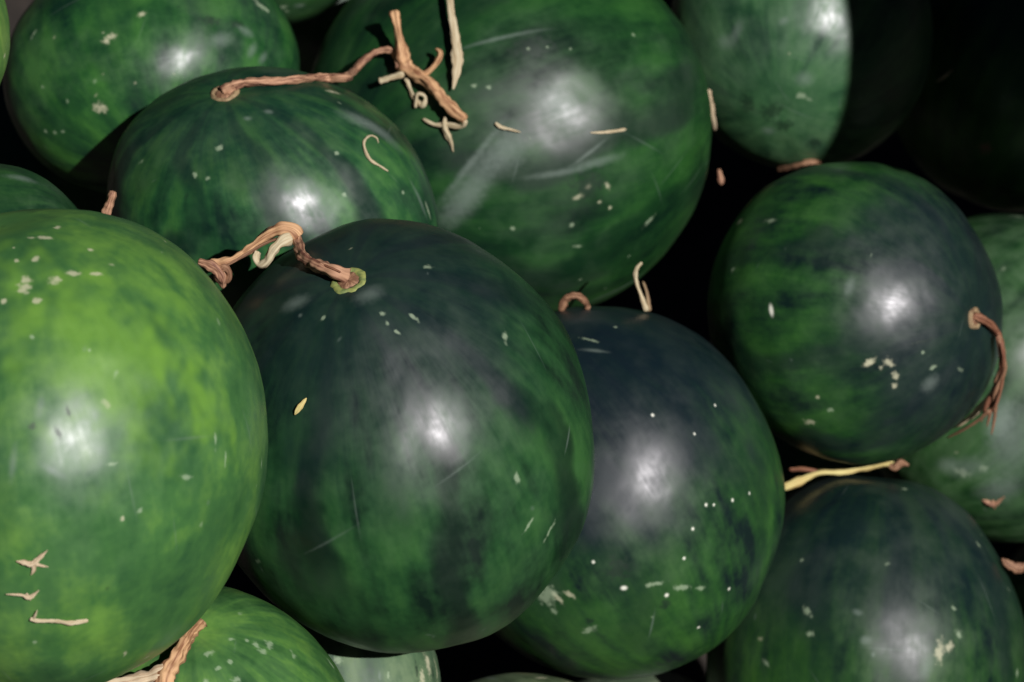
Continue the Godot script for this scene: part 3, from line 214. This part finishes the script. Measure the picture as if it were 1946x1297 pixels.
func dry(main: Color, other: Color) -> StandardMaterial3D:
	var w := 64
	var h := 256
	var im := Image.create(w, h, true, Image.FORMAT_RGB8)
	for y in h:
		for x in w:
			var a := TAU * x / w
			var n := noise.get_noise_3d(cos(a) * 1.6 + main.r * 40.0, sin(a) * 1.6, y * 0.012)
			var n2 := fine.get_noise_3d(cos(a) * 3.0, sin(a) * 3.0 + main.g * 30.0, y * 0.035)
			var c := main.lerp(other, clampf(0.40 + 1.2 * n + 0.8 * n2, 0.0, 1.0))
			im.set_pixel(x, y, c.linear_to_srgb())
	var m := StandardMaterial3D.new()
	m.albedo_texture = ImageTexture.create_from_image(im)
	m.roughness = 0.75
	return m


# ---------------------------------------------------------------- watermelons

func melon(label: String, base: Vector3, centre: Vector3, r: Vector3, tilt: float, pole: Vector3, look: Dictionary, kind_seed: int, marks: Array) -> Node3D:
	var t := Node3D.new()
	t.name = numbered("watermelon")
	add_child(t, true)
	t.position = base
	t.rotation.x = LEAN
	tag(t, label, "watermelon", "watermelons heaped in the sun")
	t.set_meta("radii", r)
	t.set_meta("tilt", tilt)
	var mid := t.basis.inverse() * (centre - base)
	t.set_meta("mid", mid)
	t.set_meta("shift", kind_seed)
	var e1 := pole.cross(Vector3(0.31, 0.2, -0.93)).normalized()
	var e2 := pole.cross(e1)
	var rind := MeshInstance3D.new()
	rind.name = "rind"
	rind.mesh = rind_mesh(r, tilt, pole, e1, e2, kind_seed, int(look.bands))
	var coat := StandardMaterial3D.new()
	rind.material_override = coat
	var wide := 896 if r.x * r.y > 0.014 else 704
	jobs.append({"coat": coat, "pole": pole, "e1": e1, "e2": e2, "look": look, "seed": kind_seed, "marks": marks, "w": wide})
	rind.position = mid
	t.add_child(rind, true)
	return t


func swell(d: Vector3, pole: Vector3, e1: Vector3, e2: Vector3, shift: float, bands: int) -> float:
	var q := d + Vector3(shift, -shift, shift * 0.5)
	var s := 1.0 + 0.015 * coarse.get_noise_3dv(q * 1.3) + 0.0028 * coarse.get_noise_3dv(q * 4.5) + 0.0011 * fine.get_noise_3dv(q * 11.0)
	var a := acos(clampf(d.dot(pole), -1.0, 1.0))
	var lon := atan2(d.dot(e2), d.dot(e1))
	s += 0.0022 * sin(lon * bands + 2.0 * coarse.get_noise_3dv(q * 1.1)) * sin(a)
	s -= 0.030 * exp(-pow(a / 0.15, 2.0)) + 0.014 * exp(-pow((PI - a) / 0.12, 2.0))
	return s


func rind_mesh(r: Vector3, tilt: float, pole: Vector3, e1: Vector3, e2: Vector3, kind_seed: int, bands: int) -> ArrayMesh:
	var nu := 176
	var nv := 110
	var turn := Basis(Vector3.BACK, tilt)
	var pts := PackedVector3Array()
	var nrm := PackedVector3Array()
	var uvs := PackedVector2Array()
	for j in nv + 1:
		var th := PI * j / nv
		for i in nu + 1:
			var ph := TAU * (i % nu) / nu
			var d := (e1 * cos(ph) + e2 * sin(ph)) * sin(th) + pole * cos(th)
			pts.append(turn * (d * r * swell(d, pole, e1, e2, kind_seed, bands)))
			uvs.append(Vector2(float(i) / nu, float(j) / nv))
	var row := nu + 1
	for j in nv + 1:
		for i in row:
			var along := pts[j * row + (i + 1) % nu] - pts[j * row + (i - 1 + nu) % nu]
			var down := pts[mini(j + 1, nv) * row + i] - pts[maxi(j - 1, 0) * row + i]
			var n := along.cross(down)
			if j == 0 or j == nv or n.length_squared() < 1e-14:
				n = pts[j * row + i]
			n = n.normalized()
			if n.dot(pts[j * row + i]) < 0.0:
				n = -n
			nrm.append(n)
	var idx := PackedInt32Array()
	for j in nv:
		for i in nu:
			var a := j * row + i
			add_face(idx, pts, a, a + 1, a + row)
			add_face(idx, pts, a + 1, a + row + 1, a + row)
	return to_mesh(pts, nrm, uvs, idx)


func add_face(idx: PackedInt32Array, pts: PackedVector3Array, a: int, b: int, c: int) -> void:
	# front faces run clockwise seen from outside (the melon's middle is the origin)
	var n := (pts[b] - pts[a]).cross(pts[c] - pts[a])
	if n.dot(pts[a] + pts[b] + pts[c]) > 0.0:
		idx.append_array([a, c, b])
	else:
		idx.append_array([a, b, c])


func to_mesh(pts: PackedVector3Array, nrm: PackedVector3Array, uvs: PackedVector2Array, idx: PackedInt32Array) -> ArrayMesh:
	var arr := []
	arr.resize(Mesh.ARRAY_MAX)
	arr[Mesh.ARRAY_VERTEX] = pts
	arr[Mesh.ARRAY_NORMAL] = nrm
	arr[Mesh.ARRAY_TEX_UV] = uvs
	arr[Mesh.ARRAY_INDEX] = idx
	var m := ArrayMesh.new()
	m.add_surface_from_arrays(Mesh.PRIMITIVE_TRIANGLES, arr)
	return m


func paint_rinds() -> void:
	painted.resize(jobs.size())
	var work := WorkerThreadPool.add_group_task(paint_rind, jobs.size())
	WorkerThreadPool.wait_for_group_task_completion(work)
	for i in jobs.size():
		var mt: StandardMaterial3D = jobs[i].coat
		mt.albedo_texture = ImageTexture.create_from_image(painted[i][0])
		mt.roughness_texture = ImageTexture.create_from_image(painted[i][1])
		mt.roughness_texture_channel = BaseMaterial3D.TEXTURE_CHANNEL_RED
		mt.roughness = 1.0
		mt.metallic_specular = jobs[i].look.spec


func paint_rind(number: int) -> void:
	var job := jobs[number]
	var look: Dictionary = job.look
	var w: int = job.w
	var h: int = w / 2
	var pole: Vector3 = job.pole
	var e1: Vector3 = job.e1
	var e2: Vector3 = job.e2
	var shift := float(job.seed)
	var light: Color = look.light
	var middle: Color = look.mid
	var dark: Color = look.dark
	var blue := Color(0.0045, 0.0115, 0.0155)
	var film := Color(0.20, 0.24, 0.20)
	var navy: float = look.navy
	var edge: Vector3 = look.edge
	var stripe: float = look.stripe
	var wisp: float = look.streak
	var bands: float = look.bands
	var dust: float = look.dust
	var rough: float = look.rough
	var off := Vector3(shift, -shift, shift * 0.5)
	var paint := PackedFloat32Array()
	paint.resize(w * h * 3)
	var gloss := PackedFloat32Array()
	gloss.resize(w * h)
	var k := 0
	for j in h:
		var th := PI * (j + 0.5) / h
		var st := sin(th)
		var ct := cos(th)
		for i in w:
			var ph := TAU * (i + 0.5) / w
			var d := (e1 * cos(ph) + e2 * sin(ph)) * st + pole * ct
			var q := d + off
			var n1 := noise.get_noise_3dv(q * 1.6)
			var n2 := coarse.get_noise_3dv(q * 1.1)
			var streak := coarse.get_noise_3d(cos(ph) * 4.2 + shift, sin(ph) * 4.2, th * 1.5)
			var vein := coarse.get_noise_3d(cos(ph) * 11.0 + shift, sin(ph) * 11.0, th * 3.2)
			var line := fine.get_noise_3d(cos(ph) * 26.0 + shift, sin(ph) * 26.0, th * 5.0)
			var calm := s_curve(0.05, 0.6, st)
			var mott := noise.get_noise_3dv(q * 5.5)
			var grit := fine.get_noise_3dv(q * 17.0)
			var band := s_curve(0.30, 1.0, cos(ph * bands + 1.9 * n2 + 0.8 * n1 + 0.25 * mott)) * clampf(0.85 + 0.5 * n2 + 0.3 * streak, 0.0, 1.0) * sqrt(st)
			var t := 0.72 * n1 + 0.30 * mott + wisp * calm * (0.55 * streak + 0.24 * vein + 0.12 * line) + 0.14 * grit - 0.02
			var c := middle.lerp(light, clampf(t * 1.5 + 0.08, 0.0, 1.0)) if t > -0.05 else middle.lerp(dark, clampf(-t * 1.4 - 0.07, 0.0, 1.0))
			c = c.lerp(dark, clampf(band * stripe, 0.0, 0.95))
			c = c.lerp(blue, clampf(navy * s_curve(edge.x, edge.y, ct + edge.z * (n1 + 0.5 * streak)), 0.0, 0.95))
			var haze := clampf(0.25 + 1.1 * n2 + 0.9 * mott, 0.0, 1.0) * dust
			c = c.lerp(film, 0.07 * haze)
			paint[k * 3] = c.r
			paint[k * 3 + 1] = c.g
			paint[k * 3 + 2] = c.b
			gloss[k] = clampf(rough + 0.07 * n1 + 0.10 * mott + 0.03 * grit + 0.03 * line * calm + 0.06 * haze, 0.2, 0.9)
			k += 1
	# stains, corky flecks, scuffs, a painted sheen: each in its place on the rind
	var g := RandomNumberGenerator.new()
	g.seed = job.seed
	var marks: Array = job.marks.duplicate()
	for n in int(look.specks):
		marks.append([Vector3(g.randfn(), g.randfn(), g.randfn()).normalized(), g.randf_range(0.006, 0.017), g.randf_range(1.0, 2.5), g.randf_range(0, 180), [0, 1, 2, 3, 2, 1][g.randi() % 6], 0.5])
	for n in int(look.specks * 0.6):
		marks.append([Vector3(g.randfn(), g.randfn(), g.randfn()).normalized(), g.randf_range(0.005, 0.010), g.randf_range(6.0, 26.0), g.randf_range(0, 180), 2, 0.5])
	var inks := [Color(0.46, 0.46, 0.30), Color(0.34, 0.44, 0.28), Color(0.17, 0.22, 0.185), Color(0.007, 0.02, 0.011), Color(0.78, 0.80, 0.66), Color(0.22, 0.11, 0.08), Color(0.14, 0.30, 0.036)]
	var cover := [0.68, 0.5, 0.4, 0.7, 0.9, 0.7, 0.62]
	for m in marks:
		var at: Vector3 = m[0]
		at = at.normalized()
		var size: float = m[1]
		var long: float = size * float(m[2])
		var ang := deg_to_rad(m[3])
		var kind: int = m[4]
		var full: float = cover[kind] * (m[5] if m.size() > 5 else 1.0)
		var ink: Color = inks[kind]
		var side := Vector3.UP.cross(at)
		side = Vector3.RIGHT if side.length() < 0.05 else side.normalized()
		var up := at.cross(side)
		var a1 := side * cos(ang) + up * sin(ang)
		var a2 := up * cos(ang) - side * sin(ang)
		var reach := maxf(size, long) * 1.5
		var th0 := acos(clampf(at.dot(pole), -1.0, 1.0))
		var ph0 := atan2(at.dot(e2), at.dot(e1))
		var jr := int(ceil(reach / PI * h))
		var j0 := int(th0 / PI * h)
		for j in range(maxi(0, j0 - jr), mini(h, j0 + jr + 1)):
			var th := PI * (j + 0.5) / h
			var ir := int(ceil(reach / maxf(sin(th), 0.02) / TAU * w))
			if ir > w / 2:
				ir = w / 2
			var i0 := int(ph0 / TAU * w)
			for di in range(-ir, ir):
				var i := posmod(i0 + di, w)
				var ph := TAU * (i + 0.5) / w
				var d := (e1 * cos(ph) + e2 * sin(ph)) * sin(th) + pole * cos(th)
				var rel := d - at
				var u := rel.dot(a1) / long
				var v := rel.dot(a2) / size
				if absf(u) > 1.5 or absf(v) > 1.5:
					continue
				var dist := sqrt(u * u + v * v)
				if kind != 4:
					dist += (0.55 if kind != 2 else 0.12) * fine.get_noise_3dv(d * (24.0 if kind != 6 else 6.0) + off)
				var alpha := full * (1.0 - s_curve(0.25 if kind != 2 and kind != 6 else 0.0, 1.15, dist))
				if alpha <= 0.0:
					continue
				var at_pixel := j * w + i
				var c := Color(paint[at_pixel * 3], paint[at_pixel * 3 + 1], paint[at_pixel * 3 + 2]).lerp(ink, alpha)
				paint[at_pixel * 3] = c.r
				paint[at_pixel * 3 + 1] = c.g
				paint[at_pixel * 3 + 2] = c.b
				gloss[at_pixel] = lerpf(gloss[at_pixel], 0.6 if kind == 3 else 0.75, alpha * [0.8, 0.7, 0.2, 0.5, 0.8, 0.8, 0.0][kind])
	for n in w * h:
		var c := Color(paint[n * 3], paint[n * 3 + 1], paint[n * 3 + 2]).linear_to_srgb()
		paint[n * 3] = c.r
		paint[n * 3 + 1] = c.g
		paint[n * 3 + 2] = c.b
	var base := Image.create_from_data(w, h, false, Image.FORMAT_RGBF, paint.to_byte_array())
	base.convert(Image.FORMAT_RGB8)
	var dull := Image.create_from_data(w, h, false, Image.FORMAT_RF, gloss.to_byte_array())
	dull.convert(Image.FORMAT_R8)
	painted[number] = [base, dull]


func stem_scar(t: Node3D, pole: Vector3, size: float, kind: int) -> void:
	# the ring where the stalk grew out: a pale lip round a brown corky disc
	var r: Vector3 = t.get_meta("radii")
	var turn := Basis(Vector3.BACK, float(t.get_meta("tilt")))
	var at := turn * (pole * r) * 0.974
	var n := (turn * (pole / r)).normalized()
	var side := n.cross(Vector3(0.3, 0.9, -0.2)).normalized()
	var frame := Basis(side, n, side.cross(n))
	var shapes := [[[0.0, 0.002], [0.35, 0.0026], [0.60, 0.0022], [0.72, -0.003]], [[0.50, -0.003], [0.62, 0.0014], [0.80, 0.0028], [1.0, 0.0022], [1.16, -0.004]]]
	for part in 2:
		var st := SurfaceTool.new()
		st.begin(Mesh.PRIMITIVE_TRIANGLES)
		var prof: Array = shapes[part]
		var m := 28
		for a in prof.size():
			for b in m + 1:
				var an := TAU * (b % m) / m
				var wob := 1.0 + 0.16 * coarse.get_noise_3d(cos(an) * 1.3, sin(an) * 1.3, size * 900.0 + a * 0.4)
				var rad: float = prof[a][0] * size * 0.5 * wob
				st.set_uv(Vector2(float(b) / m, a * 0.06))
				st.add_vertex(Vector3(cos(an) * rad, prof[a][1] + 0.0006 * coarse.get_noise_2d(b * 0.9, a), sin(an) * rad))
		for a in prof.size() - 1:
			for b in m:
				var p := a * (m + 1) + b
				for v in [p, p + m + 2, p + m + 1, p, p + 1, p + m + 2]:
					st.add_index(v)
		st.generate_normals()
		var o := MeshInstance3D.new()
		o.name = ["scar_disc", "scar_ring"][part]
		o.mesh = st.commit()
		o.material_override = [DRY_BROWN, GREEN_LIP if kind == 0 else OLD_STRAW][part]
		o.transform = Transform3D(frame, at + t.get_meta("mid"))
		t.add_child(o, true)


# ---------------------------------------------------------------- vines and straw

func spline(pts: Array, rads: Array, steps: int) -> Array:
	var res := []
	var n := pts.size()
	for i in n - 1:
		var p0: Vector3 = pts[maxi(i - 1, 0)]
		var p1: Vector3 = pts[i]
		var p2: Vector3 = pts[i + 1]
		var p3: Vector3 = pts[mini(i + 2, n - 1)]
		for k in steps:
			var t := float(k) / steps
			res.append([p1.cubic_interpolate(p2, p0, p3, t), lerpf(rads[i], rads[i + 1], s_curve(0, 1, t))])
	res.append([pts[n - 1], rads[n - 1]])
	return res


func tube(st: SurfaceTool, first: int, pts: Array, rads: Array, flat: float) -> int:
	var path := spline(pts, rads, 6)
	var m := 16
	var side := Vector3.ZERO
	var run := 0.0
	var count := path.size()
	for i in count:
		var p: Vector3 = path[i][0]
		var dir: Vector3 = (path[mini(i + 1, count - 1)][0] - path[maxi(i - 1, 0)][0]).normalized()
		if i == 0:
			side = dir.cross(Vector3.BACK)
			if side.length() < 0.2:
				side = dir.cross(Vector3.UP)
		else:
			run += p.distance_to(path[i - 1][0])
		side = (side - dir * side.dot(dir)).normalized()
		var up := side.cross(dir)
		for b in m + 1:
			var an := TAU * (b % m) / m
			var ridge := 1.0 + 0.17 * sin(an * 3.0 + run * 130.0) * flat + 0.10 * sin(an * 5.0 - run * 60.0) * flat + 0.26 * coarse.get_noise_1d(run * 130.0 + p.x * 50.0) + 0.30 * coarse.get_noise_3d(cos(an) * 1.4 + p.x * 70.0, sin(an) * 1.4 + p.y * 70.0, p.z * 70.0)
			var rr: float = path[i][1] * ridge * 0.76
			if i == 0 or i == count - 1:
				rr *= 0.55
			st.set_uv(Vector2(float(b) / m, run * 7.0 + p.x * 3.0))
			st.set_smooth_group(0)
			st.add_vertex(p + side * cos(an) * rr + up * sin(an) * rr * flat)
	for i in count - 1:
		for b in m:
			var a := first + i * (m + 1) + b
			for v in [a, a + m + 2, a + 1, a, a + m + 1, a + m + 2]:
				st.add_index(v)
	# close both ends
	for e in 2:
		var ring := first + (0 if e == 0 else (count - 1) * (m + 1))
		st.set_uv(Vector2(0.5, run * 7.0))
		st.add_vertex(path[0 if e == 0 else count - 1][0])
		var tip := first + count * (m + 1) + e
		for b in m:
			for v in ([tip, ring + b, ring + b + 1] if e == 0 else [tip, ring + b + 1, ring + b]):
				st.add_index(v)
	return first + count * (m + 1) + 2


func vine(called: String, pts: Array, rads: Array, look: Material, parent: Node3D, is_part: bool) -> MeshInstance3D:
	var st := SurfaceTool.new()
	st.begin(Mesh.PRIMITIVE_TRIANGLES)
	tube(st, 0, pts, rads, 1.0)
	st.generate_normals()
	var o := MeshInstance3D.new()
	o.name = called
	o.mesh = st.commit()
	o.material_override = look
	if is_part:
		o.position = parent.get_meta("mid")
	parent.add_child(o, true)
	return o


func scrap(called: String, label: String, category: String, at: Vector3, strands: Array, look: Material, flat: float, group: String) -> void:
	var st := SurfaceTool.new()
	st.begin(Mesh.PRIMITIVE_TRIANGLES)
	var first := 0
	for s in strands:
		first = tube(st, first, s[0], s[1], flat * 0.7)
	st.generate_normals()
	var o := MeshInstance3D.new()
	o.name = numbered(called)
	o.mesh = st.commit()
	o.material_override = look
	o.position = at
	o.rotation.x = LEAN
	tag(o, label, category, group)
	add_child(o, true)


# ---------------------------------------------------------------- ground and shade

func ground(feet: Array) -> void:
	var n := 130
	var pts := PackedVector3Array()
	var uvs := PackedVector2Array()
	for j in n + 1:
		for i in n + 1:
			var a := 2.0 * i / n - 1.0
			var b := 2.0 * j / n - 1.0
			var x := 0.9 * a + 20.0 * pow(a, 7.0)
			var z := -0.15 + 0.9 * b + 20.0 * pow(b, 7.0)
			var y := -1.0 + 0.015 * coarse.get_noise_2d(x * 6.0, z * 6.0)
			pts.append(Vector3(x, y, z))
			uvs.append(Vector2(x, z) * 2.0)
	var st := SurfaceTool.new()
	st.begin(Mesh.PRIMITIVE_TRIANGLES)
	for k in pts.size():
		st.set_uv(uvs[k])
		st.add_vertex(pts[k])
	for j in n:
		for i in n:
			var p := j * (n + 1) + i
			for v in [p, p + 1, p + n + 2, p, p + n + 2, p + n + 1]:
				st.add_index(v)
	st.generate_normals()
	var soil := StandardMaterial3D.new()
	var im := Image.create(256, 256, true, Image.FORMAT_RGB8)
	for y in 256:
		for x in 256:
			var v := 0.5 + 0.5 * noise.get_noise_2d(x * 0.06, y * 0.06) + 0.3 * fine.get_noise_2d(x * 0.3, y * 0.3)
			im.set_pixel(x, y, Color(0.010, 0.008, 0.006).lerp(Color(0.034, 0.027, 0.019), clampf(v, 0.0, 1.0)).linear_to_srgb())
	soil.albedo_texture = ImageTexture.create_from_image(im)
	soil.roughness = 0.95
	var o := MeshInstance3D.new()
	o.name = "ground"
	o.mesh = st.commit()
	o.material_override = soil
	o.set_meta("kind", "structure")
	add_child(o, true)


func added_sun_shade() -> void:
	# unseen canvas on posts, added so its corner shades the far right melons
	var t := Node3D.new()
	t.name = "added_sun_shade"
	add_child(t, true)
	t.position = Basis(Vector3.RIGHT, LEAN) * Vector3(0.752, 0.285, 0.54)
	t.rotation.x = LEAN
	tag(t, "unseen canvas sun shade on posts, added to shade the top right melons", "sun shade")
	var cloth := StandardMaterial3D.new()
	cloth.albedo_color = Color(0.55, 0.52, 0.45)
	cloth.roughness = 0.9
	var wood := StandardMaterial3D.new()
	wood.albedo_color = Color(0.35, 0.26, 0.18)
	wood.roughness = 0.8
	var st := SurfaceTool.new()
	st.begin(Mesh.PRIMITIVE_TRIANGLES)
	var m := 12
	for j in m + 1:
		for i in m + 1:
			var u := float(i) / m
			var v := float(j) / m
			st.set_uv(Vector2(u, v))
			st.add_vertex(Vector3(1.1 * u - 0.08 * v * (1.0 - u), 1.0 * v + 0.03 * u, -0.05 * sin(PI * u) * sin(PI * v)))
	for j in m:
		for i in m:
			var p := j * (m + 1) + i
			for k in [p, p + m + 1, p + m + 2, p, p + m + 2, p + 1]:
				st.add_index(k)
	st.generate_normals()
	var sheet := MeshInstance3D.new()
	sheet.name = "canvas"
	sheet.mesh = st.commit()
	sheet.material_override = cloth
	t.add_child(sheet, true)
	for k in 4:
		var bar := MeshInstance3D.new()
		var c := CylinderMesh.new()
		c.top_radius = 0.016
		c.bottom_radius = 0.018
		bar.name = "frame_bar" if k < 2 else "post"
		c.height = 1.14 if k < 2 else 2.4
		bar.mesh = c
		bar.material_override = wood
		if k < 2:
			bar.transform = Transform3D(Basis(Vector3.BACK, PI / 2), Vector3(0.56, 0.02 + 0.98 * k, 0.02))
		else:
			bar.transform = Transform3D(Basis(Vector3.RIGHT, -LEAN), Vector3(1.08, 0.02 + 0.98 * (k - 2), 0.03) + Basis(Vector3.RIGHT, -LEAN) * Vector3(0, -1.15, 0))
		t.add_child(bar, true)
